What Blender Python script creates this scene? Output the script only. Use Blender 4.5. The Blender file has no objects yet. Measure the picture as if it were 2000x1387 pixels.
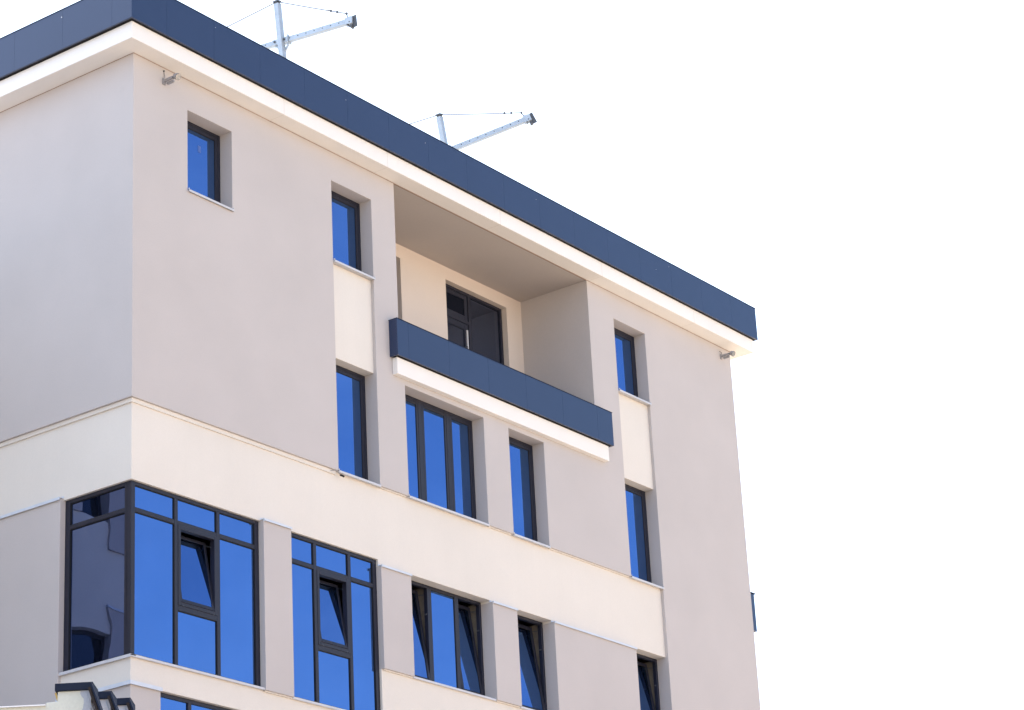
import bpy, bmesh, math, random
from mathutils import Vector, Matrix
random.seed(7)
S = bpy.context.scene
COL = S.collection
Z0 = 14.66            # height of the upper band edge above the ground
R = math.radians

# ------------------------------------------------------------------ camera
cam = bpy.data.cameras.new("camera")
cam.sensor_fit = 'HORIZONTAL'; cam.sensor_width = 36.0; cam.lens = 5083.28/2000*36
cam.clip_start = 0.1; cam.clip_end = 3000
co = bpy.data.objects.new("camera", cam); COL.objects.link(co)
RX = Vector((0.60067687, -0.7979566, -0.04952335))
DN = Vector((0.26892836, 0.25999811, -0.92740418))
FW = Vector((0.75290427, 0.54375201, 0.37076801))
M = Matrix((RX, -DN, -FW)).transposed().to_4x4()
M.translation = Vector((-24.0453, -23.8658, 1.6024))
co.matrix_world = M
S.camera = co

# ------------------------------------------------------------------ light
SUN_EL, SUN_AZ = 46.0, 80.0         # azimuth measured from +X towards +Y: behind the building
EXPOSURE = 1.92
SKY = 0.10
sd = Vector((math.cos(R(SUN_EL))*math.cos(R(SUN_AZ)), math.cos(R(SUN_EL))*math.sin(R(SUN_AZ)), math.sin(R(SUN_EL))))
w = bpy.data.worlds.new("World"); S.world = w; w.use_nodes = True
nt = w.node_tree; N = nt.nodes; L = nt.links
bg = N['Background']
sky = N.new('ShaderNodeTexSky'); sky.sky_type = 'NISHITA'; sky.sun_disc = False
sky.sun_elevation = R(SUN_EL); sky.sun_rotation = R(90-SUN_AZ)
sky.air_density = 1.0; sky.dust_density = 1.2; sky.ozone_density = 2.0
tc = N.new('ShaderNodeTexCoord')
dot = N.new('ShaderNodeVectorMath'); dot.operation = 'DOT_PRODUCT'
hz = Vector((math.cos(R(102)), math.sin(R(102)), 0.36)).normalized(); dot.inputs[1].default_value = hz
L.new(tc.outputs['Generated'], dot.inputs[0])
mr = N.new('ShaderNodeMapRange'); mr.interpolation_type = 'SMOOTHSTEP'
mr.inputs['From Min'].default_value = -0.12; mr.inputs['From Max'].default_value = 0.34
L.new(dot.outputs['Value'], mr.inputs['Value'])
mx = N.new('ShaderNodeMix'); mx.data_type = 'RGBA'
mx.inputs['B'].default_value = (4.5, 5.5, 7.2, 1)      # bright veil added to the sky: whitens the view, lights the left face
cn = N.new('ShaderNodeTexNoise'); cn.inputs['Scale'].default_value = 5.0; cn.inputs['Detail'].default_value = 7; cn.inputs['Roughness'].default_value = .6
cm = N.new('ShaderNodeMapping'); cm.inputs['Scale'].default_value = (1, 1, 2.6); L.new(tc.outputs['Generated'], cm.inputs['Vector']); L.new(cm.outputs['Vector'], cn.inputs['Vector'])
cr = N.new('ShaderNodeMapRange'); cr.inputs['From Min'].default_value = .45; cr.inputs['From Max'].default_value = .75; cr.inputs['To Max'].default_value = .34
L.new(cn.outputs['Fac'], cr.inputs['Value'])
cx = N.new('ShaderNodeMix'); cx.data_type = 'RGBA'; cx.inputs['B'].default_value = (3.4, 4.0, 5.0, 1)     # thin wisps of cloud
L.new(cr.outputs['Result'], cx.inputs['Factor']); L.new(sky.outputs['Color'], cx.inputs['A'])
L.new(mr.outputs['Result'], mx.inputs['Factor']); L.new(cx.outputs['Result'], mx.inputs['A'])
L.new(mx.outputs['Result'], bg.inputs['Color']); bg.inputs['Strength'].default_value = SKY
sl = bpy.data.lights.new("sun", 'SUN'); sl.energy = 5.0; sl.angle = R(0.5); sl.color = (1.0, 0.935, 0.86)
so = bpy.data.objects.new("sun", sl); COL.objects.link(so)
so.rotation_euler = (-sd).to_track_quat('-Z', 'Y').to_euler(); so.location = (30, 40, 60)
S.view_settings.view_transform = 'Standard'; S.view_settings.look = 'None'
S.view_settings.gamma = 1; S.view_settings.exposure = EXPOSURE
S.render.engine = 'CYCLES'
S.render.resolution_x = 1024; S.render.resolution_y = 710

# ------------------------------------------------------------------ materials
def mat(name, col, rough=0.8, spec=0.3, var=0.06, vscale=0.6, grain=0.0, gscale=60, bump=0.0, bscale=90, metallic=0.0, coat=0.0, streak=0.0, spots=0.0):
    m = bpy.data.materials.new(name); m.use_nodes = True
    nt = m.node_tree; N = nt.nodes; L = nt.links; b = N['Principled BSDF']
    b.inputs['Roughness'].default_value = rough; b.inputs['Metallic'].default_value = metallic
    b.inputs['Specular IOR Level'].default_value = spec; b.inputs['Coat Weight'].default_value = coat
    g = N.new('ShaderNodeNewGeometry')
    def noise(scale, det, vec=None, rgh=0.55):
        n = N.new('ShaderNodeTexNoise'); n.inputs['Scale'].default_value = scale; n.inputs['Detail'].default_value = det
        n.inputs['Roughness'].default_value = rgh
        L.new(vec if vec else g.outputs['Position'], n.inputs['Vector']); return n.outputs['Fac']
    def ramp(src, lo, hi, a, c):
        r = N.new('ShaderNodeMapRange'); L.new(src, r.inputs['Value'])
        for k, v in (('From Min', lo), ('From Max', hi), ('To Min', a), ('To Max', c)): r.inputs[k].default_value = v
        return r.outputs['Result']
    def mul(a, c):
        x = N.new('ShaderNodeMath'); x.operation = 'MULTIPLY'; L.new(a, x.inputs[0]); L.new(c, x.inputs[1]); return x.outputs[0]
    f = ramp(noise(vscale, 5), .3, .7, 1-var, 1+var)
    if grain: f = mul(f, ramp(noise(gscale, 3), .25, .75, 1-grain, 1+grain))
    if streak:
        mp = N.new('ShaderNodeMapping'); mp.inputs['Scale'].default_value = (3.2, 3.2, .22); L.new(g.outputs['Position'], mp.inputs['Vector'])
        f = mul(f, ramp(noise(1.0, 4, mp.outputs['Vector'], .65), .45, .78, 1, 1-streak))
    if spots:
        f = mul(f, ramp(noise(2.6, 2), .70, .78, 1, 1-spots))
    vm = N.new('ShaderNodeVectorMath'); vm.operation = 'SCALE'; vm.inputs[0].default_value = col
    L.new(f, vm.inputs['Scale']); L.new(vm.outputs['Vector'], b.inputs['Base Color'])
    if bump:
        bp = N.new('ShaderNodeBump'); bp.inputs['Strength'].default_value = bump; bp.inputs['Distance'].default_value = .004
        L.new(noise(bscale, 8, None, .72), bp.inputs['Height']); L.new(bp.outputs['Normal'], b.inputs['Normal'])
    return m

def glass(name, tint, refl, wave=0.0, wscale=1.2):
    m = bpy.data.materials.new(name); m.use_nodes = True
    nt = m.node_tree; N = nt.nodes; L = nt.links
    out = N['Material Output']; b = N['Principled BSDF']
    b.inputs['Base Color'].default_value = (.006, .008, .014, 1); b.inputs['Roughness'].default_value = .25
    b.inputs['Specular IOR Level'].default_value = 0
    gl = N.new('ShaderNodeBsdfGlossy'); gl.inputs['Roughness'].default_value = 0.0; gl.inputs['Color'].default_value = (*tint, 1)
    mxs = N.new('ShaderNodeMixShader'); mxs.inputs[0].default_value = refl
    L.new(b.outputs[0], mxs.inputs[1]); L.new(gl.outputs[0], mxs.inputs[2]); L.new(mxs.outputs[0], out.inputs['Surface'])
    g = N.new('ShaderNodeNewGeometry'); n = N.new('ShaderNodeTexNoise'); n.inputs['Scale'].default_value = wscale; n.inputs['Detail'].default_value = 1.0
    L.new(g.outputs['Position'], n.inputs['Vector'])
    bp = N.new('ShaderNodeBump'); bp.inputs['Strength'].default_value = 1.0; bp.inputs['Distance'].default_value = wave
    L.new(n.outputs['Fac'], bp.inputs['Height']); L.new(bp.outputs['Normal'], gl.inputs['Normal'])
    # thin film of dust
    n2 = N.new('ShaderNodeTexNoise'); n2.inputs['Scale'].default_value = 1.4; n2.inputs['Detail'].default_value = 6
    L.new(g.outputs['Position'], n2.inputs['Vector'])
    r = N.new('ShaderNodeMapRange'); r.inputs['From Min'].default_value = .35; r.inputs['From Max'].default_value = .75
    r.inputs['To Min'].default_value = refl*.96; r.inputs['To Max'].default_value = refl*1.03
    L.new(n2.outputs['Fac'], r.inputs['Value']); L.new(r.outputs['Result'], mxs.inputs[0])
    return m

GREY = mat('grey_stucco', (.464, .429, .414), .92, .15, .034, .7, .035, 60, .45, 12, streak=.0, spots=.02)
CREAM = mat('cream_stucco', (.635, .592, .535), .92, .15, .028, .6, .025, 60, .4, 12, streak=.015)
FASC = mat('white_fascia_paint', (.735, .71, .675), .85, .2, .02, .7, .015, 40, .25, 120, streak=.02)
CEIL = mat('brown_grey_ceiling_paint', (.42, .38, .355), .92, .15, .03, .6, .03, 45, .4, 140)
BLUE = mat('slate_blue_metal_panel', (.016, .030, .078), .32, .48, .04, 1.1, .02, 30, .05, 20, coat=.0)
BLACKGAP = mat('black_joint', (.012, .011, .012), .8, .2)
FRAME = mat('anthracite_frame', (.016, .017, .029), .45, .30, .05, 2, .04, 40)
RUB = mat('black_gasket', (.008, .008, .009), .6, .3)
SILL = mat('white_sill_metal', (.50, .50, .52), .45, .4, .05, 3, .03, 40)
FLASH = mat('pale_flashing', (.52, .56, .62), .45, .4, .06, 3, .03, 40)
STEEL = mat('galvanised_steel', (.36, .41, .46), .45, .5, .08, 9, .06, 60, metallic=.35)
DSTEEL = mat('dark_steel_hardware', (.06, .065, .075), .5, .5, .1, 9)
CABLE = mat('grey_cable', (.22, .22, .23), .6, .4)
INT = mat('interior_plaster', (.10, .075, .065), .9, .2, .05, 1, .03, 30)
REV = mat('pale_inner_reveal', (.17,.15,.125), .9, .2, .12, 6, .08, 30)
LAMPM = mat('lamp_grey', (.27, .265, .28), .5, .5, .08, 20)
LAMPG = glass('lamp_lens', (.8, .85, .9), .28, .002, 30)
GL = glass('blue_coated_glass', (.150, .300, .66), .62, .0010, 1.3)
GLW = glass('blue_coated_glass_wavy', (.17, .24, .48), .66, .0035, 1.5)
GLD = glass('dark_balcony_glass', (.5, .6, .9), .22, .0006, 1.1)
YPL = mat('pale_yellow_plaster', (.55, .56, .50), .9, .2, .05, 2, .05, 40, .5, 100)
GPL = mat('unpainted_grey_plaster', (.36, .38, .43), .9, .2, .08, 4, .05, 40, .5, 100)
WPL = mat('off_white_plaster', (.50, .47, .48), .9, .2, .05, 2, .05, 40, .5, 100)
CAPM = mat('dark_coping_metal', (.011, .016, .034), .6, .14, .06, 5)
BRN = mat('brown_trim', (.022, .014, .012), .7, .3, .1, 8)
GRND = mat('sandy_paving', (.36, .30, .235), .9, .2, .12, .05, .05, 3)
RED = mat('red_paper', (.45, .05, .04), .8, .2)
WHITEP = mat('white_pvc', (.82, .82, .84), .35, .5, .03, 4)

# ------------------------------------------------------------------ helpers
class MB:
    """collects geometry, built as ONE mesh object; z given above the band edge"""
    def __init__(s): s.v = []; s.f = []; s.m = []; s.mi = 0
    def quad(s, pts):
        i = len(s.v); s.v += [Vector(p) for p in pts]; s.f.append(tuple(range(i, i+len(pts)))); s.m.append(s.mi); return s
    def box(s, a, b, mtx=None):
        x0, y0, z0 = a; x1, y1, z1 = b
        if x0 > x1: x0, x1 = x1, x0
        if y0 > y1: y0, y1 = y1, y0
        if z0 > z1: z0, z1 = z1, z0
        P = [Vector(p) for p in ((x0,y0,z0),(x1,y0,z0),(x1,y1,z0),(x0,y1,z0),(x0,y0,z1),(x1,y0,z1),(x1,y1,z1),(x0,y1,z1))]
        if mtx is not None: P = [mtx @ p for p in P]
        i = len(s.v); s.v += P
        for f in ((0,3,2,1),(4,5,6,7),(0,1,5,4),(1,2,6,5),(2,3,7,6),(3,0,4,7)):
            s.f.append(tuple(i+k for k in f)); s.m.append(s.mi)
        return s
    def bar(s, p, q, w, h=None, up=(0,0,1)):
        """rectangular bar from p to q, w wide, h tall"""
        h = h or w; p = Vector(p); q = Vector(q); d = (q-p); ln = d.length; d.normalize()
        u = Vector(up); sdv = d.cross(u)
        if sdv.length < 1e-4: sdv = d.cross(Vector((1,0,0)))
        sdv.normalize(); u = sdv.cross(d)
        m = Matrix((d, sdv, u)).transposed().to_4x4(); m.translation = p
        return s.box((0,-w/2,-h/2), (ln,w/2,h/2), m)
    def tube(s, pts, r, n=8, r2=None):
        pts = [Vector(p) for p in pts]; rings = []
        for k, p in enumerate(pts):
            d = (pts[min(k+1, len(pts)-1)]-pts[max(k-1, 0)]).normalized()
            a = d.cross(Vector((0,0,1)));
            if a.length < 1e-3: a = d.cross(Vector((1,0,0)))
            a.normalize(); b = d.cross(a)
            rr = r if r2 is None else r+(r2-r)*k/(len(pts)-1)
            i = len(s.v); s.v += [p+(a*math.cos(t*2*math.pi/n)+b*math.sin(t*2*math.pi/n))*rr for t in range(n)]; rings.append(i)
        for i, j in zip(rings, rings[1:]):
            for t in range(n):
                s.f.append((i+t, i+(t+1)%n, j+(t+1)%n, j+t)); s.m.append(s.mi)
        s.f.append(tuple(rings[0]+t for t in reversed(range(n)))); s.m.append(s.mi)
        s.f.append(tuple(rings[-1]+t for t in range(n))); s.m.append(s.mi)
        return s
    def build(s, name, mats, parent=None, bevel=0.0, merge=False, seg=1, zoff=Z0, recalc=True):
        if not isinstance(mats, (list, tuple)): mats = [mats]
        me = bpy.data.meshes.new(name); bm = bmesh.new()
        vs = [bm.verts.new((v.x, v.y, v.z+zoff)) for v in s.v]
        for f, mi in zip(s.f, s.m):
            try: fc = bm.faces.new([vs[k] for k in f]); fc.material_index = mi
            except ValueError: pass
        if merge: bmesh.ops.remove_doubles(bm, verts=bm.verts, dist=1e-4)
        if recalc: bmesh.ops.recalc_face_normals(bm, faces=bm.faces)
        bm.to_mesh(me); bm.free()
        for m in mats: me.materials.append(m)
        o = bpy.data.objects.new(name, me); COL.objects.link(o); o.parent = parent
        if bevel:
            b = o.modifiers.new('bevel', 'BEVEL'); b.width = bevel; b.segments = seg; b.limit_method = 'ANGLE'; b.angle_limit = R(40)
        return o

def split_build(mb, name, m, parent=None, tol=.004, **kw):
    """every separate piece of mb becomes an object of its own (pieces that touch stay together)"""
    n = len(mb.v); r = list(range(n))
    def find(i):
        while r[i] != i: r[i] = r[r[i]]; i = r[i]
        return i
    for f in mb.f:
        for k in f[1:]: r[find(k)] = find(f[0])
    isl = {}
    for k, f in enumerate(mb.f): isl.setdefault(find(f[0]), []).append(k)
    G = []
    for fs in isl.values():
        vs = [mb.v[i] for k in fs for i in mb.f[k]]
        G.append([fs, [min(v[a] for v in vs)-tol for a in range(3)], [max(v[a] for v in vs)+tol for a in range(3)]])
    done = False
    while not done:
        done = True
        for i in range(len(G)):
            for j in range(len(G)-1, i, -1):
                if all(G[i][1][a] <= G[j][2][a] and G[j][1][a] <= G[i][2][a] for a in range(3)):
                    G[i] = [G[i][0]+G[j][0], [min(p, q) for p, q in zip(G[i][1], G[j][1])], [max(p, q) for p, q in zip(G[i][2], G[j][2])]]
                    del G[j]; done = False
    o = None
    for fs, a, b in G:
        p = MB(); mp = {}
        for k in fs:
            t = []
            for i in mb.f[k]:
                if i not in mp: mp[i] = len(p.v); p.v.append(mb.v[i])
                t.append(mp[i])
            p.f.append(tuple(t)); p.m.append(mb.m[k])
        o = p.build(name, m, parent, **kw)
    return o

def tag(o, label=None, cat=None, group=None, kind=None):
    if label: o['label'] = label
    if cat: o['category'] = cat
    if group: o['group'] = group
    if kind: o['kind'] = kind
    return o
def thing(name, label, cat, loc=(0,0,0), group=None):
    o = bpy.data.objects.new(name, None); COL.objects.link(o); o.empty_display_size = .3
    return tag(o, label, cat, group)

# ------------------------------------------------------------------ ground
g = MB(); g.quad([(-900,-900,0),(900,-900,0),(900,900,0),(-900,900,0)])
tag(g.build('ground', GRND, zoff=0, recalc=False), kind='structure')

# ------------------------------------------------------------------ the building
B = thing('office_building', 'grey and cream stucco office building with dark blue parapet and blue glazing', 'building')
W, DEP = 16.15, 14.0
RC = .06             # how far the cream bands lie behind the grey panels
TH = .32             # wall thickness
ZB = -14.66
def fill(rects, default):
    def k(a, z):
        r = default
        for (a0, a1, z0, z1, kd) in rects:
            if a0 <= a <= a1 and z0 <= z <= z1: r = kd
        return r
    return k
def mesher(kind, av, zv, P, out, skip_z=None, depth=dict(grey=0, cream=RC, void=RC, hole=TH, deep=TH, gone=TH), proud=('grey', 'cream')):
    """cells of a facade at different depths; out[kind] collects the faces of each finish"""
    av = sorted(set(av)); zv = sorted(set(zv)); na, nz = len(av)-1, len(zv)-1
    K = [[kind((av[i]+av[i+1])/2, (zv[j]+zv[j+1])/2) for j in range(nz)] for i in range(na)]
    for i in range(na):
        for j in range(nz):
            k = K[i][j]
            if k not in proud: continue
            d = depth[k]; a0, a1, z0, z1 = av[i], av[i+1], zv[j], zv[j+1]; o = out[k]
            o.quad([P(a0,z0,d), P(a1,z0,d), P(a1,z1,d), P(a0,z1,d)])
            for di, dj, e in ((-1,0,((a0,z0),(a0,z1))), (1,0,((a1,z0),(a1,z1))), (0,-1,((a0,z0),(a1,z0))), (0,1,((a0,z1),(a1,z1)))):
                ii, jj = i+di, j+dj
                if not (0 <= ii < na and 0 <= jj < nz): continue
                kk = K[ii][jj]
                if kk == 'deep': continue
                if dj and skip_z and skip_z(a0, k): continue
                d2 = depth[kk]
                if d2 > d+1e-6:
                    (p, q), (r_, t) = e
                    o.quad([P(p,q,d), P(r_,t,d), P(r_,t,d2), P(p,q,d2)])
G1 = -4.05   # ledge / lower window head
rects = [
 (0, 13.17, G1, 0, 'cream'),
 (0, .57, ZB, G1, 'grey'), (.57, 5.33, -6.5, G1, 'hole'),
 (5.33, 13.17, -6.5, G1, 'grey'), (6.05, 8.12, -6.3, -4.6, 'hole'), (8.77, 9.79, -6.3, -4.6, 'hole'), (12.18, 13.17, -6.3, -4.6, 'hole'),
 (0, 13.17, -7.6, -6.5, 'cream'), (0, 13.17, ZB, -7.6, 'grey'),
 (0, 2.68, -3.67, -1.18, 'hole'), (2.68, 3.28, -3.69, -1.17, 'grey'), (3.28, 5.33, -3.69, -1.18, 'hole'),
 (5.33, 6.05, -2.89, -1.29, 'grey'), (6.05, 8.12, -2.89, -1.25, 'hole'), (8.12, 8.77, -2.89, -1.29, 'grey'),
 (8.77, 9.79, -2.89, -1.25, 'hole'), (9.79, 12.18, -2.89, -1.29, 'grey'), (12.18, 13.17, -2.89, -1.25, 'hole'),
 (1.13, 2.09, 3.52, 4.85, 'hole'),
 (4.39, 5.37, 3.45, 4.85, 'hole'), (4.39, 5.37, 1.87, 3.45, 'cream'), (4.39, 5.37, 0, 1.87, 'hole'),
 (6.07, 8.11, 0, 1.85, 'hole'), (8.79, 9.78, 0, 1.85, 'hole'),
 (12.18, 13.18, 3.45, 4.85, 'hole'), (12.18, 13.18, 1.85, 3.45, 'cream'), (12.18, 13.18, 0, 1.85, 'hole'),
 (5.96, 11.39, 2.30, 5.355, 'deep'),
 (0, RC, -7.6, -6.5, 'void'), (0, RC, G1, 0, 'void'),
]
rects = [r for r in rects]
front_kind = fill(rects, 'grey')
# corner window hole must win over the void column
def fk(a, z):
    if a < RC and -3.67 < z < -1.18: return 'hole'
    return front_kind(a, z)
PF = 1.38
lrects = [
 (0, DEP, G1, 0, 'cream'), (PF, DEP, ZB, -1.155, 'grey'), (0, PF, ZB, G1, 'grey'), (0, RC, G1, 0, 'void'), (0, PF, -3.67, -1.18, 'hole'),
]
left_kind = fill(lrects, 'grey')
zs = [ZB, 5.355] + [v for r in rects for v in (r[2], r[3])] + [v for r in lrects for v in (r[2], r[3])]
out = dict(grey=MB(), cream=MB())
mesher(fk, [0, RC, W]+[v for r in rects for v in (r[0], r[1])], zs, lambda a, z, d: (a, d, z), out, skip_z=lambda a, k: a < RC and k == 'cream')
mesher(left_kind, [0, RC, TH, PF, DEP], zs, lambda a, z, d: (d, a, z), out, skip_z=lambda a, k: a < (RC if k == 'grey' else TH)-1e-4)
zz = sorted(set(zs))
for z0, z1 in zip(zz, zz[1:]):
    out['grey'].quad([(W,0,z0),(W,DEP,z0),(W,DEP,z1),(W,0,z1)])
    out['grey'].quad([(0,DEP,z0),(W,DEP,z0),(W,DEP,z1),(0,DEP,z1)])
out['grey'].build('wall', GREY, B, bevel=.006, merge=True, seg=2)
out['cream'].build('cream_band', CREAM, B, bevel=.005, merge=True, seg=2)
# interior: floors and partitions seen dimly through the tilted windows
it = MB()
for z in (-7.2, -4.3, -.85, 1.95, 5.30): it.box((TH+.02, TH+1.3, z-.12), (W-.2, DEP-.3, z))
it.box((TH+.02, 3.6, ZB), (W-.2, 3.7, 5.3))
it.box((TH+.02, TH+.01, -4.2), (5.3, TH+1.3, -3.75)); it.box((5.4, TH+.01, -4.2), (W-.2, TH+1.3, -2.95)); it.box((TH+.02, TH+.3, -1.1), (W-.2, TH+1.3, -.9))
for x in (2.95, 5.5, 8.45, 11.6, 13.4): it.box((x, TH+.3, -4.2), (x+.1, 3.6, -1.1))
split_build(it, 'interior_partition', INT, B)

# --- eaves slab, roof, parapet
e = MB(); e.box((-.343, -.304, 5.357), (16.54, DEP+.3, 5.63)); e.build('eaves_fascia', FASC, B, bevel=.008, seg=2)
fj = mat('fascia_joint_filler', (.60, .57, .53), .9, .2)
for x in (2.95, 5.45, 8.45, 11.45, 14.45):
    j_ = MB(); j_.box((x-.003, -.3055, 5.3555), (x+.003, -.02, 5.62)); j_.build('fascia_joint', fj, B)
# thin brown joint strip between wall and eaves
jn = MB(); jn.box((-.006,-.006,5.347),(16.156,.02,5.3565)); jn.box((-.006,.02,5.347),(.02,DEP,5.3565)); jn.build('wall_joint', mat('brown_joint_strip', (.30,.23,.19), .9, .2), B)
PX0, PX1, PY0, PY1, PZ0, PZ1 = -.425, 16.61, -.378, DEP+.38, 5.63, 6.285
par = MB()
xs_ = [PX0]+[.30+1.023*k for k in range(0, 16)]+[PX1]
xs_ = [x for x in xs_ if x <= PX1]
xs_ = [PX0, .30, 1.31] + [2.329+1.028*k for k in range(0, 14)]; xs_ = [x for x in xs_ if x < PX1-.3]+[PX1]
gp = .0012
for x0, x1 in zip(xs_, xs_[1:]): par.box((x0+(gp if x0 > PX0 else 0), PY0, PZ0), (x1-(gp if x1 < PX1 else 0), PY0+.03, PZ1))
ys_ = [PY0+.03]+[.021+1.02*k for k in range(0, 14)]+[PY1-.03]
for y0, y1 in zip(ys_, ys_[1:]): par.box((PX0, y0+(gp if y0 > PY0+.05 else 0), PZ0), (PX0+.03, y1-gp, PZ1-.0))
for y0, y1 in zip(ys_, ys_[1:]): par.box((PX1-.03, y0+(gp if y0 > PY0+.05 else 0), PZ0), (PX1, y1-gp, PZ1-.0))
par.box((PX0, PY1-.03, PZ0), (PX1, PY1, PZ1))
pp = par.build('parapet', BLUE, B)
bk = MB()
for a, b in (((PX0+.034, PY0+.034, PZ0+.004), (PX1-.034, PY0+.30, PZ1-.01)), ((PX0+.034, PY0+.30, PZ0+.004), (PX0+.30, PY1-.30, PZ1-.01)),
             ((PX1-.30, PY0+.30, PZ0+.004), (PX1-.034, PY1-.30, PZ1-.01)), ((PX0+.034, PY1-.30, PZ0+.004), (PX1-.034, PY1-.034, PZ1-.01))): bk.box(a, b)
bk.build('parapet_core', BLACKGAP, pp)
cp = MB(); cp.mi = 0
for a, b in (((PX0-.006, PY0-.006, PZ1), (PX1+.006, PY0+.33, PZ1+.012)), ((PX0-.006, PY0+.33, PZ1), (PX0+.33, PY1-.33, PZ1+.012)),
             ((PX1-.33, PY0+.33, PZ1), (PX1+.006, PY1-.33, PZ1+.012)), ((PX0-.006, PY1-.33, PZ1), (PX1+.006, PY1+.006, PZ1+.012))): cp.box(a, b)
cp.build('coping', CAPM, pp)
# small rivet heads on the parapet face
rv = MB()
for x, z in ((1.31, 6.18), (4.32, 6.12), (6.33, 6.1), (9.4, 6.14), (13.1, 6.0), (13.55, 6.2)): rv.tube([(x+.03, PY0-.006, z), (x+.03, PY0+.002, z)], .0045, 8)
for y, z in ((1.06, 6.16),): rv.tube([(PX0-.007, y, z), (PX0+.002, y, z)], .011, 8)
split_build(rv, 'rivet', FLASH, pp)
rf = MB(); rf.box((PX0+.31, PY0+.31, 5.632), (PX1-.31, PY1-.31, 5.72)); rf.build('roof', mat('roof_membrane', (.35,.34,.33), .9, .2, .1, .6), B)

# --- recessed balcony
bx0, bx1, by = 5.96, 11.39, 1.47
bz0 = 1.98
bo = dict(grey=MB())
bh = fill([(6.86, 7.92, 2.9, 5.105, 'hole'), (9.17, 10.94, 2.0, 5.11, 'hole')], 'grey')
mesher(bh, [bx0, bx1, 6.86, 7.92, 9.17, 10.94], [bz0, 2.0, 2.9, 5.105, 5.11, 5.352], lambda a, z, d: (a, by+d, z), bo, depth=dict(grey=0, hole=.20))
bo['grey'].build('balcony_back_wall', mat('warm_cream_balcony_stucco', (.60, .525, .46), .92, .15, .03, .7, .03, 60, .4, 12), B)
for bx in (bx0, bx1):
    o = MB(); o.quad([(bx,0,2.30),(bx,by,2.30),(bx,by,5.352),(bx,0,5.352)]); o.quad([(bx,TH,bz0),(bx,by,bz0),(bx,by,2.30),(bx,TH,2.30)])
    o.build('balcony_side_wall', GREY, B, merge=False)
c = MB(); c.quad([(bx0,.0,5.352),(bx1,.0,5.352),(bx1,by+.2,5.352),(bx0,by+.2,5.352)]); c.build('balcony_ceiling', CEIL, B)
c = MB(); c.box((bx0,TH+.01,bz0-.1),(bx1,by+.2,bz0)); c.build('balcony_floor', WPL, B)
bp_ = thing('balcony', None, None); bp_.parent = B
pn = MB(); xb = [5.71, 5.99, 7.035, 8.08, 9.125, 10.17, 11.20, 11.665]
for x0, x1 in zip(xb, xb[1:]): pn.box((x0+(.001 if x0 > 5.72 else 0), -.168, 2.228), (x1-(.001 if x1 < 11.6 else 0), -.14, 2.845))
pn.box((5.71, -.1405, 2.228), (5.74, .0, 2.845)); pn.box((11.635, -.1405, 2.228), (11.665, .0, 2.845)); pn.box((5.745, -.02, 2.32), (11.63, .0, 2.845))
pn.build('parapet_panel', BLUE, bp_, bevel=.002)
cc = MB(); cc.box((5.742, -.138, 2.234), (11.633, -.022, 2.835)); cc.build('parapet_core', BLACKGAP, bp_)
cc = MB(); cc.box((5.704, -.174, 2.845), (11.671, .03, 2.855)); cc.build('coping', CAPM, bp_)
cc = MB(); cc.box((5.77, -.10, 1.943), (11.59, -.001, 2.222)); cc.build('cornice', FASC, bp_, bevel=.005, seg=2)

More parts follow.
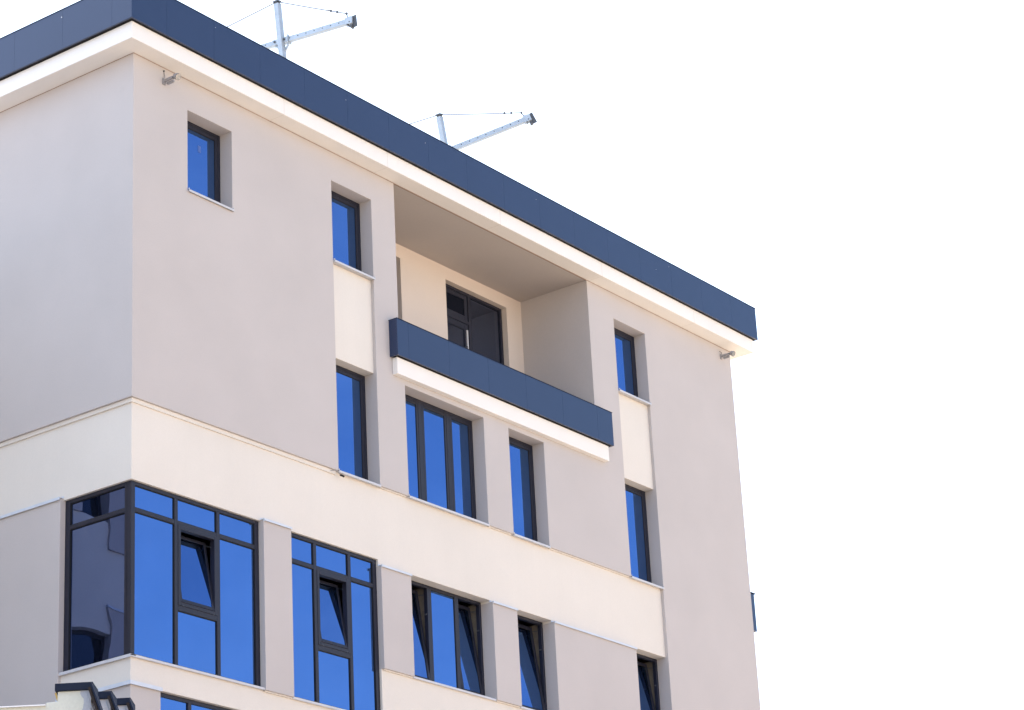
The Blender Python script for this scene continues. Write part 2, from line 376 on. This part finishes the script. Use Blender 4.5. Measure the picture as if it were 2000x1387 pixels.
# --- window builder ------------------------------------------------
def ring(mb, x0, x1, z0, z1, w, y0, y1, T=None, wb=None):
    wb = wb or w
    mb.box((x0, y0, z0), (x0+w, y1, z1), T); mb.box((x1-w, y0, z0), (x1, y1, z1), T)
    mb.box((x0+w, y0, z1-w), (x1-w, y1, z1), T); mb.box((x0+w, y0, z0), (x1-w, y1, z0+wb), T)
def opening(name, x0, x1, z0, z1, y, bars=(), kinds=None, label=None, sill=True, gm=None, ow=.05, sw=.055, mw=.07, handle=True):
    """strip window: vertical bars at x, each light 'fix', 'sash' (closed casement) or 'tilt' (bottom hung, tipped inward)"""
    gm = gm or GL
    f = MB(); ring(f, x0, x1, z0, z1, ow, y, y+.07)
    for bx in bars: f.box((bx-mw/2, y+.001, z0+ow), (bx+mw/2, y+.071, z1-ow))
    w_ = f.build(name, FRAME, B, bevel=.003)
    if label: w_['label'] = label
    ed = [x0+ow] + [v for bx in bars for v in (bx-mw/2, bx+mw/2)] + [x1-ow]
    kinds = kinds or ['sash']*(len(bars)+1)
    for k, kd in enumerate(kinds):
        a, b = ed[2*k], ed[2*k+1]; lo, hi = z0+ow, z1-ow
        if kd == 'fix':
            gk = MB(); ring(gk, a, b, lo, hi, .012, y+.010, y+.04); gk.build('gasket', RUB, w_)
            MB().box((a+.012, y+.016, lo+.012), (b-.012, y+.03, hi-.012)).build('pane', gm, w_)
        else:
            T = None
            if kd == 'tilt':
                ang = math.asin(min(.9, .20/(hi-lo)))
                T = Matrix.Translation((0, y+.065, lo)) @ Matrix.Rotation(-ang, 4, 'X') @ Matrix.Translation((0, -(y+.065+.018), -lo))
            s_ = MB(); ring(s_, a+.003, b-.003, lo+.003, hi-.003, sw, y+.004, y+.064, T)
            s_.build('sash', FRAME, w_, bevel=.003)
            s_ = MB(); ring(s_, a+sw+.003, b-sw-.003, lo+sw+.003, hi-sw-.003, .01, y+.012, y+.04, T); s_.build('gasket', RUB, w_)
            MB().box((a+sw+.013, y+.016, lo+sw+.013), (b-sw-.013, y+.03, hi-sw-.013), T).build('pane', gm, w_)
            if kd == 'tilt':
                h = MB(); h.bar((b-.012, y+.075, hi-.10), (b-.012, y+.30, hi-.06), .012); h.tube([(b-.010, y+.02, hi-.42), (b-.010, y+.05, hi-.42)], .012, 8)
                split_build(h, 'stay', DSTEEL, w_)
                MB().box((b+ow-.004, y+.075, z0+.01), (b+ow+.02, y+.42, z1-.01)).build('inner_reveal', REV, w_)
    if sill:
        sl_ = MB(); sl_.box((x0-.004, sill, z0-.012), (x1+.004, y+.03, z0+.004)); sl_.box((x0-.004, sill-.004, z0-.027), (x1+.004, sill, z0+.006))
        sl_.box((x0-.004, sill, z0-.027), (x0+.006, sill+.02, z0+.03)) ; sl_.box((x1-.006, sill, z0-.027), (x1+.004, sill+.02, z0+.03))
        sl_.build('sill', SILL, w_)
    return w_
YG = .238
opening('window', 1.13, 2.09, 3.535, 4.85, YG, label='single top floor window nearest the corner', sill=-.032)
w_c5 = opening('window', 4.39, 5.37, 3.465, 4.85, YG, label='top floor window above the left cream strip', sill=-.032)
opening('window', 4.39, 5.37, .0, 1.87, YG, label='window under the left cream strip', sill=-.012)
opening('window', 6.07, 8.11, .0, 1.85, YG, bars=(6.735, 7.465), label='three part window under the balcony', sill=-.012, mw=.10, sw=.045)
opening('window', 8.79, 9.78, .0, 1.85, YG, label='narrow window under the right half of the balcony', sill=-.012)
opening('window', 12.18, 13.18, 3.465, 4.85, YG, label='top floor window above the right cream strip', sill=-.032)
opening('window', 12.18, 13.18, .0, 1.85, YG, label='window under the right cream strip', sill=-.012)
opening('window', 6.05, 8.12, -2.88, -1.25, .240, bars=(6.785, 7.475), kinds=['tilt', 'fix', 'tilt'], label='three part window with both side lights tilted open', sill=.03, mw=.10, sw=.05)
opening('window', 8.77, 9.79, -2.88, -1.25, .240, kinds=['tilt'], label='narrow window tilted open in the lower row', sill=.03)
opening('window', 12.18, 13.17, -2.88, -1.25, .240, kinds=['tilt'], label='tilted open window at the bottom right', sill=.03)
opening('window', 6.05, 8.12, -6.3, -4.6, .285, bars=(6.785, 7.475), kinds=['sash', 'fix', 'sash'], sill=-.03)
opening('window', 8.77, 9.79, -6.3, -4.6, .285, sill=-.03); opening('window', 12.18, 13.17, -6.3, -4.6, .285, sill=-.03)

# paper scraps and stickers left on some of the panes
st = MB(); st.box((1.62, YG+.013, 4.42), (1.68, YG+.0155, 4.53)); st.build('sticker', mat('faded_sticker', (.07,.13,.36), .6, .3), [q for q in B.children if q.name.startswith('window')][0])

# --- large glazed walls (curtain windows)
def glazing(name, x0, x1, z0, z1, y, bars, tz, open_k, label, right=.085, left=.05, mw=.068):
    """tz: transom z; open_k: index of the light holding the tilted sash"""
    f = MB()
    f.box((x0, y, z0), (x0+left, y+.09, z1)); f.box((x1-right, y, z0), (x1, y+.09, z1))
    f.box((x0+left, y, z1-.055), (x1-right, y+.09, z1)); f.box((x0+left, y, z0), (x1-right, y+.09, z0+.035))
    ed = [x0+left] + [v for b in bars for v in (b-mw/2, b+mw/2)] + [x1-right]
    for b in bars: f.box((b-mw/2, y+.001, z0+.035), (b+mw/2, y+.091, z1-.055))
    for k in range(len(bars)+1): f.box((ed[2*k], y+.002, tz-.03), (ed[2*k+1], y+.088, tz+.03))
    sz0, sz1 = -2.80, tz-.03
    a, b = ed[2*open_k], ed[2*open_k+1]
    if open_k >= 0: f.box((a, y+.002, sz0-.045), (b, y+.088, sz0+.03)); ring(f, a, b, sz0+.03, sz1, .052, y-.006, y+.08)
    w_ = f.build(name, FRAME, B, bevel=.003); w_['label'] = label
    gk = MB(); pn_ = []
    for k in range(len(bars)+1):
        A, C_ = ed[2*k], ed[2*k+1]
        cells = [(tz+.03, z1-.055)]
        cells += [(z0+.035, sz0-.045)] if k == open_k else [(z0+.035, tz-.03)]
        for lo, hi in cells:
            ring(gk, A, C_, lo, hi, .010, y+.014, y+.06)
            MB().box((A+.010, y+.024, lo+.010), (C_-.010, y+.05, hi-.010)).build('pane', GL, w_)
    split_build(gk, 'gasket', RUB, w_, tol=.001)
    if open_k >= 0:
        lo, hi = sz0+.03+.052, sz1-.052; A, C_ = a+.052, b-.052
        ang = R(9.5)
        T = Matrix.Translation((0, y+.03, lo)) @ Matrix.Rotation(-ang, 4, 'X') @ Matrix.Translation((0, -(y+.03), -lo))
        s_ = MB(); ring(s_, A-.004, C_+.004, lo+.002, hi, .042, y-.004, y+.055, T, wb=.05); s_.build('sash', FRAME, w_, bevel=.003)
        MB().box((A+.036, y+.006, lo+.050), (C_-.036, y+.022, hi-.040), T).build('pane', GL, w_)
        s_ = MB(); ring(s_, a+.058, b-.058, lo+.01, hi-.01, .02, y+.20, y+.215); s_.build('rebate', FRAME, w_)
        s_ = MB(); s_.bar((C_-.004, y+.06, hi-.10), (C_-.004, y+.22, hi-.03), .012); s_.tube([(C_-.02, y-.008, lo-.045), (C_-.02, y, lo-.045)], .010, 8); s_.tube([(A+.05, y-.008, lo-.045), (A+.05, y, lo-.045)], .010, 8)
        split_build(s_, 'stay', DSTEEL, w_)
    sl_ = MB(); sl_.box((x0-.01 if x0 > 1 else x0, .025, z0-.014), (x1+.006, y+.02, z0+.002)); sl_.box((x0-.01 if x0 > 1 else x0-.079, .021, z0-.030), (x1+.006, .025, z0+.004))
    sl_.build('sill', SILL, w_)
    return w_
YC = .10
wc = glazing('corner_window', .10, 2.68, -3.66, -1.18, YC, (.98, 1.83), -1.585, 1, 'large corner window with one tilted sash', left=.075)
glazing('window_wall', 3.28, 5.33, -3.68, -1.18, YC, (3.91, 4.695), -1.605, 1, 'tall three part glazing with one tilted sash')
# return of the corner window on the left face
f = MB(); f.box((YC, YC+.076, -3.66), (YC+.09, YC+.13, -1.18)); f.box((YC, PF-.09, -3.66), (YC+.09, PF, -1.18))
f.box((YC, YC+.13, -1.235), (YC+.09, PF-.09, -1.18)); f.box((YC, YC+.13, -3.66), (YC+.09, PF-.09, -3.625)); f.box((YC+.002, YC+.13, -1.615), (YC+.088, PF-.09, -1.555))
f.build('side_frame', FRAME, wc, bevel=.003)
gk = MB()
for lo, hi in ((-1.555, -1.235), (-3.625, -1.615)):
    p_ = MB().box((YC+.028, YC+.14, lo+.01), (YC+.05, PF-.10, hi-.01)).build('side_pane', GLW, wc)
    for y0, y1, z0, z1 in ((YC+.13, YC+.14, lo, hi), (PF-.10, PF-.09, lo, hi), (YC+.14, PF-.10, lo, lo+.01), (YC+.14, PF-.10, hi-.01, hi)):
        gk.box((YC+.014, y0, z0), (YC+.06, y1, z1))
split_build(gk, 'side_gasket', RUB, wc)
s_ = MB(); s_.box((.025, .021, -3.674), (YC+.02, PF+.006, -3.658)); s_.box((.021, .0211, -3.698), (.025, PF+.006, -3.656)); s_.build('side_sill', SILL, wc)
# lower row of glazing under the ledge
def plain_glazing(x0, x1, z0, z1, y, bars):
    f = MB(); f.mi = 0; ring(f, x0, x1, z0, z1, .055, y, y+.09)
    ed = [x0+.055] + [v for b in bars for v in (b-.034, b+.034)] + [x1-.055]
    for b in bars: f.box((b-.034, y+.001, z0+.055), (b+.034, y+.091, z1-.055))
    for k in range(len(bars)+1): f.box((ed[2*k], y+.002, z1-.46), (ed[2*k+1], y+.088, z1-.40))
    w_ = f.build('window_wall', FRAME, B, bevel=.003); w_['label'] = 'glazing cut by the bottom edge of the photo'
    for k in range(len(bars)+1):
        for lo, hi in ((z0+.055, z1-.46), (z1-.40, z1-.055)):
            MB().box((ed[2*k], y+.024, lo), (ed[2*k+1], y+.05, hi)).build('pane', GL, w_)
    return w_
lw = plain_glazing(.57, 5.33, -6.5, -4.05, .12, (1.26, 2.05, 2.9, 3.7, 4.5))
rp = MB(); rp.quad([(.64,.136,-4.13),(.70,.136,-4.13),(.69,.136,-4.19),(.67,.136,-4.26),(.64,.136,-4.24)]); rp.build('red_scrap', RED, lw, recalc=False)

# --- metal flashings on top of the grey panels
fl = MB()
def flash(x0, x1, z, up=.0):
    fl.box((x0-.012, -.022, z), (x1, RC-.001, z+.010)); fl.box((x0-.012, -.026, z-.022), (x1, -.022, z+.012))
    fl.box((x0-.012, -.022, z-.03), (x0-.004, .0, z)) ; fl.box((x0-.012, RC-.006, z+.010), (x1, RC-.001, z+.034))
flash(2.68, 3.275, -1.17); flash(5.33, 6.045, -1.29); flash(8.12, 8.765, -1.29); flash(9.79, 12.175, -1.29)
fl.box((-.022, PF-.012, -1.155), (RC-.001, DEP, -1.145)); fl.box((-.026, PF-.014, -1.185), (-.022, DEP, -1.143)); fl.box((RC-.006, PF-.012, -1.145), (RC-.001, DEP, -1.120))
# ledge running round the corner
fl.box((-.03, -.03, G1), (.575, RC-.001, G1+.010)); fl.box((-.034, -.034, G1-.04), (.575, -.03, G1+.013)); fl.box((-.03, RC-.001, G1), (RC-.001, PF, G1+.010)); fl.box((-.034, -.03, G1-.04), (-.03, PF, G1+.013))
split_build(fl, 'flashing', FLASH, B)
# drip profile under the grey walls (thin line on the cream band)
dp = MB(); dp.box((.035, .035, -.062), (4.36, RC+.001, -.002)); dp.box((.035, RC+.001, -.062), (RC+.001, DEP, -.002)); dp.box((8.15,.03,-.018),(8.76,RC+.001,-.001)); dp.box((5.40,.03,-.018),(6.04,RC+.001,-.001)); dp.box((9.81,.03,-.018),(12.15,RC+.001,-.001))
dp.box((5.36,.03,-2.908),(6.04,RC+.001,-2.891)); dp.box((8.14,.03,-2.908),(8.75,RC+.001,-2.891)); dp.box((9.81,.03,-2.908),(12.16,RC+.001,-2.891)); dp.box((2.69,.03,-3.708),(3.27,RC+.001,-3.691))
split_build(dp, 'drip_edge', CREAM, B)

# --- balcony back wall: door with vent light, side panel, and the second window
yd = by+.11
f = MB(); ring(f, 9.17, 10.94, 2.02, 5.11, .055, yd, yd+.08); f.box((9.94, yd-.002, 2.075), (10.02, yd+.078, 5.055)); f.box((9.225, yd+.001, 4.50), (9.94, yd+.079, 4.56))
dr = f.build('balcony_door', FRAME, B, bevel=.003)
f = MB(); ring(f, 9.235, 9.93, 4.565, 5.05, .085, yd+.012, yd+.07); ring(f, 9.235, 9.93, 2.09, 4.495, .11, yd+.012, yd+.07); split_build(f, 'leaf', FRAME, dr, bevel=.004)
MB().box((9.345, yd+.03, 2.2), (9.82, yd+.045, 4.385)).build('pane', GLD, dr)
MB().box((9.32, yd+.03, 4.65), (9.845, yd+.045, 4.965)).build('vent_pane', glass('black_vent_glass', (.3,.3,.4), .05), dr)
MB().box((10.02, yd+.03, 2.075), (10.885, yd+.045, 5.055)).build('side_pane', GLD, dr)
MB().box((9.862, yd-.012, 3.30), (9.892, yd+.011, 4.38)).build('white_strip', mat('white_strip_plastic', (.50,.51,.54), .5, .3), dr)
h = MB(); h.box((9.80, yd-.03, 3.92), (9.845, yd+.011, 4.06)); h.box((9.70, yd-.045, 3.975), (9.83, yd-.030, 4.0)); h.build('handle', DSTEEL, dr)
f = MB(); ring(f, 6.86, 7.92, 2.9, 5.105, .06, yd+.02, yd+.09); bw = f.build('window', FRAME, B, bevel=.003); bw['label'] = 'balcony window half hidden behind the pier'
MB().box((6.92, yd+.05, 2.96), (7.86, yd+.06, 5.045)).build('pane', GLD, bw)

# --- balcony box on the far right side of the building
sb = thing('side_balcony', None, None); sb.parent = B
f = MB(); f.box((W+.001, .30, -.03), (W+.62, .33, .70)); f.box((W+.59, .33, -.03), (W+.62, 4.2, .70)); f.box((W+.001, 4.17, -.03), (W+.59, 4.2, .70)); f.build('parapet_panel', BLUE, sb, bevel=.003)
f = MB(); f.box((W+.001, .28, .70), (W+.655, .36, .715)); f.box((W+.56, .36, .70), (W+.655, 4.22, .715)); f.build('coping', CAPM, sb)
f = MB(); f.box((W+.001, .335, -.02), (W+.585, 4.165, .10)); f.build('floor_slab', FASC, sb)

# --- wing of the same building beyond the left edge of the picture, mirrored in the side panes
wg = dict(grey=MB(), cream=MB())
WT = 2.35
WGL = glass('dim_wing_glass', (.55,.6,.7), .10)
wr = [(-28, -.0, -1.02, -.06, 'cream'), (-4.30, -3.30, -.06, .42, 'cream'), (-4.33, -2.6, -1.45, -1.02, 'cream'), (-4.30, -3.66, .42, 1.9, 'hole'), (-4.33, -2.9, -3.9, -1.45, 'hole'), (-7.6, -6.4, .42, 1.9, 'hole'), (-7.6, -6.4, -3.9, -1.45, 'hole'), (-9.9, -8.9, .42, 1.9, 'hole')]
wh = [r for r in wr if r[4] == 'hole']
mesher(fill(wr, 'grey'), [-28, 0]+[v for r in wr for v in (r[0], r[1])], [ZB, WT]+[v for r in wr for v in (r[2], r[3])], lambda a, z, d: (a, 5.0+d, z), wg)
wg['grey'].box((-28, 5.33, ZB), (-.005, DEP, WT-.005))
wg['grey'].build('wing_wall', GREY, B); wg['cream'].build('wing_band', CREAM, B)
MB().box((-28.3, 4.7, WT+.002), (-.005, DEP+.3, WT+.25)).build('wing_fascia', FASC, B)
f = MB(); f.box((-28.38, 4.62, WT+.25), (-.007, 4.9, WT+.70)); f.box((-28.38, 4.9, WT+.25), (-28.1, DEP+.38, WT+.70)); f.build('wing_parapet', BLUE, B)
MB().box((-28.1, 4.9, WT+.251), (-.008, DEP, WT+.30)).build('wing_roof', WPL, B)
MB().box((-28.0, 4.972, -1.03), (-4.32, 5.055, -.995)).build('wing_flashing', FLASH, B)
for r in wh:
    f = MB(); ring(f, r[0], r[1], r[2], r[3], .07, 5.2, 5.26); f = f.build('wing_window', FRAME, B)
    MB().box((r[0]+.07, 5.22, r[2]+.07), (r[1]-.07, 5.24, r[3]-.07)).build('pane', WGL, f)

# ------------------------------------------------------------------ roof davits
def davit(label, base, top, j, a, b, back, collar, blink=0):
    """post from base to top, boom from back through the junction j to the end b"""
    t = thing('roof_davit', label, 'davit', group='steel davits on the roof')
    base, top, j, b, back = map(Vector, (base, top, j, b, back))
    f = MB(); f.bar(base, top, .095, .095, up=(0, 1, 0))
    f.build('post', STEEL, t, bevel=.006)
    f = MB(); d = (top-base).normalized(); f.bar(top, top+d*.025, .07, .07, up=(0,1,0)); f.bar(top+d*.025, top+d*.05, .10, .10, up=(0,1,0)); f.build('post_cap', DSTEEL, t)
    f = MB(); f.box((base.x-.18, base.y-.18, base.z-.02), (base.x+.18, base.y+.18, base.z)); f.build('base_plate', STEEL, t)
    bd = (b-back).normalized(); side = bd.cross(Vector((0,0,1))).normalized(); up = side.cross(bd)
    off = -side*.0
    f = MB(); f.bar(back, b, .075, .095)
    bo_ = f.build('boom', STEEL, t, bevel=.005)
    f = MB(); n = 9; ln = (b-back).length
    for sgn in (-1, 1):
        for k in range(14):
            p = back+bd*(.08+k*.155)
            if (p-back).length > ln-.1: break
            p = p+up*.005
            f.tube([p+side*sgn*.0375, p+side*sgn*.0395], .0095, 8)
    split_build(f, 'bolt_hole', BLACKGAP, bo_)
    f = MB()
    f.bar(j-bd*.19, j+bd*.11, .10, .10); f.bar(j+bd*.11, j+bd*.125, .13, .15)
    f.build('collar', STEEL, t, bevel=.004)
    f = MB()
    for k in (-.13, .05):
        p = j+bd*k; f.tube([p+side*.066, p-side*.066], .020, 8)
    split_build(f, 'bolt', DSTEEL, t)
    f = MB(); q = j-up*.05
    f.bar(q+bd*.12, q-up*.17+bd*.02, .03, .03, up=side); f.bar(q-bd*.14, q-up*.13-bd*.02, .03, .03, up=side); split_build(f, 'gusset', STEEL, t)
    # end bracket with its sheave
    f = MB()
    f.bar(b-bd*.14, b-bd*.0, .095, .125); f.bar(b-bd*.10+up*.065, b-bd*.03+up*.065, .05, .04); eb = f.build('end_bracket', STEEL, t, bevel=.004)
    f = MB(); f.bar(b+bd*.012+up*.085, b+bd*.03-up*.125, .085, .014, up=side)
    f.tube([b-bd*.03-up*.105+side*.04, b-bd*.03-up*.105-side*.04], .028, 12); f.tube([b-bd*.09-up*.07+side*.052, b-bd*.09-up*.07-side*.052], .011, 8); f.tube([b-bd*.05-up*.03+side*.052, b-bd*.05-up*.03-side*.052], .011, 8)
    split_build(f, 'sheave', DSTEEL, t)
    # guy cable: boom end - post top - roof
    hk = b-bd*.12+up*.16
    m1 = top+d*.04
    f = MB(); f.tube([m1, m1+(hk-m1)*.5-Vector((0,0,.004)), hk], .0095, 6); f.tube([m1, Vector(a)], .0095, 6)
    f.build('guy_cable', CABLE, t)
    f = MB(); dd = (hk-m1); L_ = dd.length; dd.normalize()
    for s in (.30, .18, .0):
        p = hk-dd*s; f.bar(p-dd*.014, p+dd*.014, .030, .036)
    f.tube([hk-dd*.30, hk], .0075, 6); f.tube([hk, b-bd*.10+up*.05], .010, 6)
    split_build(f, 'cable_clamp', DSTEEL, t)
    if blink:
        f = MB(); p = hk-dd*.31
        f.tube([p, p-dd*.05+up*.045, p-dd*.09+up*.085], .004, 6); f.tube([p, p-dd*.07+up*.02, p-dd*.13+up*.075, p-dd*.12+up*.09], .004, 6); f.build('loose_cable_end', CABLE, t)
    return t
davit('tall galvanised steel davit at left, its clamp collar and gusset showing above the parapet',
      (4.62, 1.0, 5.75), (4.326, 1.0, 8.37), (4.452, 1.0, 7.723), (3.74, 1.9, 7.9), (4.688, -.305, 7.723), (4.30, 1.85, 7.723), True, 1)
davit('shorter galvanised steel davit nearer the right, junction of its rising arm hidden behind the parapet',
      (9.05, 1.0, 5.75), (8.588, 1.0, 7.90), (8.723, 1.0, 7.262), (8.10, 1.9, 7.72), (9.463, -.35, 7.748), (8.40, 1.59, 7.05), True, 0)

# ------------------------------------------------------------------ floodlights under the eaves
def floodlight(x, z, label, wire):
    t = thing('floodlight', label, 'floodlight', group='small floodlights under the eaves')
    MB().box((x-.03, -.018, z-.05), (x+.03, -.001, z+.05)).build('wall_plate', LAMPM, t, bevel=.003)
    f = MB(); f.box((x-.018, -.19, z-.010), (x+.018, -.018, z+.030)); f.box((x+.022, -.17, z-.045), (x+.058, -.035, z-.008)); f.build('arm', LAMPM, t, bevel=.004)
    f = MB(); f.box((x-.012, -.205, z-.005), (x+.03, -.165, z+.02)); f.build('pivot', DSTEEL, t)
    T = Matrix.Translation((x+.01, -.25, z+.005)) @ Matrix.Rotation(R(32), 4, 'X')
    f = MB()
    n = 10; prof = [(-.05, .022), (-.035, .040), (.008, .050), (.040, .054)]
    vs = [T @ Vector((0, 0, 0))]
    rings = []
    for h_, r_ in prof:
        i = len(f.v); f.v += [T @ Vector((r_*math.cos(k*2*math.pi/n), -h_, r_*math.sin(k*2*math.pi/n))) for k in range(n)]; rings.append(i)
    for i, j in zip(rings, rings[1:]):
        for k in range(n): f.f.append((i+k, i+(k+1)%n, j+(k+1)%n, j+k)); f.m.append(0)
    f.f.append(tuple(rings[0]+k for k in range(n))); f.m.append(0)
    f.build('housing', LAMPM, t, bevel=.002)
    f = MB(); i = len(f.v); f.v += [T @ Vector((.050*math.cos(k*2*math.pi/n), -.0405, .050*math.sin(k*2*math.pi/n))) for k in range(n)]
    f.f.append(tuple(range(n))); f.m.append(0); f.build('lens', LAMPG, t)
    f = MB()
    if wire == 'long': f.tube([(x, -.006, z+.05), (x+.004, -.012, z+.10), (x-.002, -.008, z+.17)], .004, 6); f.tube([(x-.002,-.001,z+.175), (x-.002,-.018,z+.175)], .013, 8)
    else: f.tube([(x, -.006, z+.03), (x+.004, -.03, z+.075), (x-.045, -.008, z+.10)], .006, 6)
    split_build(f, 'wire', DSTEEL, t)
    return t
floodlight(.625, 5.12, 'small grey floodlight on a short arm under the eaves near the building corner', 'long')
floodlight(15.80, 5.15, 'small grey floodlight on a short arm under the right end of the eaves', 'short')

# small black stub on a bracket under the window
t = thing('cable_stub', 'small black stub on a thin bent bracket at the foot of the left lower window', 'fixture')
f = MB(); f.tube([(4.22,.02,-.035),(4.26,-.05,-.04),(4.33,-.04,-.055),(4.39,-.03,-.075)], .006, 6); f.build('bracket', CABLE, t)
f = MB(); f.tube([(4.385,-.03,-.075),(4.45,-.05,-.092)], .016, 8); f.build('stub', RUB, t)

# ------------------------------------------------------------------ low building in front, bottom left
LB = thing('row_house', 'low plastered house front with three dark capped firewalls at bottom left', 'house')
CX, CY = -24.0453, -23.8658
fh = Vector((.8106, .5856, 0)); rh = Vector((.5856, -.8106, 0))
def pt(r, l, z): return Vector((CX, CY, 0)) + rh*r + fh*l + Vector((0,0,z))
def prism(mb, poly, l0, l1):
    """polygon (r,z) extruded from l0 to l1"""
    n = len(poly); i = len(mb.v)
    mb.v += [pt(r, l0, z) for r, z in poly] + [pt(r, l1, z) for r, z in poly]
    mb.f.append(tuple(i+k for k in range(n))); mb.m.append(mb.mi); mb.f.append(tuple(i+n+k for k in reversed(range(n)))); mb.m.append(mb.mi)
    for k in range(n):
        mb.f.append((i+k, i+(k+1)%n, i+n+(k+1)%n, i+n+k)); mb.m.append(mb.mi)
body = MB(); prism(body, [(-14, 0), (-4.2, 0), (-4.2, 7.6), (-14, 7.6)], 27.3, 34); body.build('wall', WPL, LB, zoff=0)
def firewall(poly, l, capr, capz, down, m, grey=None):
    mb = MB(); prism(mb, poly, l, l+.28); fw = mb.build('firewall', m, LB, zoff=0, bevel=.004)
    mb = MB(); prism(mb, [(capr[0], capz[0]), (capr[1], capz[0]), (capr[1], capz[1]), (capr[0], capz[1])], l-.03, l+.32); mb.build('coping', CAPM, fw, zoff=0, bevel=.003)
    # steep raking verge running down from the right end of the coping
    dv = rh*.345 - Vector((0,0,1))
    p = pt(capr[1]-.022, l-.01, capz[1]-.085); mb = MB(); mb.bar(p, p+dv*1.3, .26, .030, up=fh.cross(dv).normalized()); mb.build('verge', BRN, fw, zoff=0)
    p2 = pt(capr[1]-.004, l-.015, capz[1]-.040); mb = MB(); mb.bar(p2, p2+dv*1.3, .30, .018, up=fh.cross(dv).normalized()); mb.build('verge_flashing', CAPM, fw, zoff=0)
    mb = MB(); r1 = capr[1]-.06; prism(mb, [(r1-.10, 7.5), (r1+.44, 7.5), (r1+.0, capz[0]-.0), (r1-.10, capz[0])], l+.02, l+.2); mb.build('cheek', WPL, fw, zoff=0)
    p3 = pt(capr[1]-.068, l-.0, capz[0]-.03); mb = MB(); mb.tube([p3, p3+dv*.6, p3+dv*1.2], .006, 6); mb.build('batten', GPL, fw, zoff=0)
    if grey:
        mb = MB(); i = 0; mb.v += [pt(r, l-.004, z) for r, z in grey]; mb.f.append(tuple(range(len(grey)))); mb.m.append(0); mb.build('bare_patch', GPL, fw, zoff=0, recalc=False)
    return fw
fw1 = firewall([(-8.5, 7.4), (-4.665, 7.4), (-4.665, 8.80), (-5.022, 8.80), (-5.025, 8.692), (-5.145, 8.688), (-5.145, 8.650), (-8.5, 8.668)], 27.0, (-5.05, -4.645), (8.80, 8.883), 0, YPL,
   [(-4.776, 8.798), (-4.667, 8.798), (-4.667, 7.6), (-4.77, 7.6), (-4.775, 8.55), (-4.752, 8.60), (-4.742, 8.66), (-4.745, 8.71), (-4.768, 8.735), (-4.782, 8.765)])
firewall([(-5.02, 7.4), (-4.62, 7.4), (-4.62, 8.955), (-5.02, 8.955)], 28.0, (-5.03, -4.604), (8.955, 9.038), 0, WPL)
firewall([(-4.96, 7.4), (-4.57, 7.4), (-4.57, 9.135), (-4.96, 9.135)], 29.0, (-4.98, -4.554), (9.135, 9.213), 0, WPL)
f = MB(); f.bar(pt(-5.055, 27.05, 8.80), pt(-5.03, 27.05, 8.72), .02, .02); f.build('bracket', mat('yellow_bracket', (.45,.30,.10), .6, .3), fw1, zoff=0)
f = MB(); f.bar(pt(-8.5, 26.99, 8.672), pt(-5.147, 26.99, 8.654), .06, .010); f.build('ledge_cap', WHITEP, fw1, zoff=0)

# ------------------------------------------------------------------ unseen block added behind the viewer: its sunlit front warms the shaded facade
OB = thing('bounce_block', 'unseen warm plastered block added behind the viewer to bounce sun onto the facade', 'building')
WARM = mat('warm_bounce_plaster', (.66, .53, .44), .9, .2, .05, .4, .03, 30)
ob = dict(grey=MB())
ox = [-32+3.4*k for k in range(24)]; orr = []
for zz_ in (1.0, 4.2, 7.4, 10.6, 13.8):
    for x in ox[:-1]: orr.append((x+1.0, x+2.3, zz_, zz_+1.5, 'hole'))
mesher(fill(orr, 'grey'), [ox[0], ox[-1]]+[v for r in orr for v in r[:2]], [0, 16.4]+[v for r in orr for v in r[2:4]], lambda a, z, d: (a, -44-d, z), ob)
ob['grey'].box((ox[0], -44.6, 0), (ox[-1], -57, 16.39)); ob['grey'].build('wall', WARM, OB, zoff=0)
MB().box((ox[0]-.4, -43.6, 16.41), (ox[-1]+.4, -57.4, 16.8)).build('roof', FASC, OB, zoff=0)
first = None
for r in orr:
    if first is None:
        f = MB(); ring(f, r[0], r[1], r[2], r[3], .07, -44.3, -44.24); first = f.build('window', FRAME, OB, zoff=0)
        p0 = MB().box((r[0]+.07, -44.28, r[2]+.07), (r[1]-.07, -44.26, r[3]-.07)).build('pane', GLD, first, zoff=0); r0 = r
    else:
        c_ = first.copy(); COL.objects.link(c_); c_.parent = OB; c_.location = (r[0]-r0[0], 0, r[2]-r0[2])
        c2 = p0.copy(); COL.objects.link(c2); c2.parent = c_
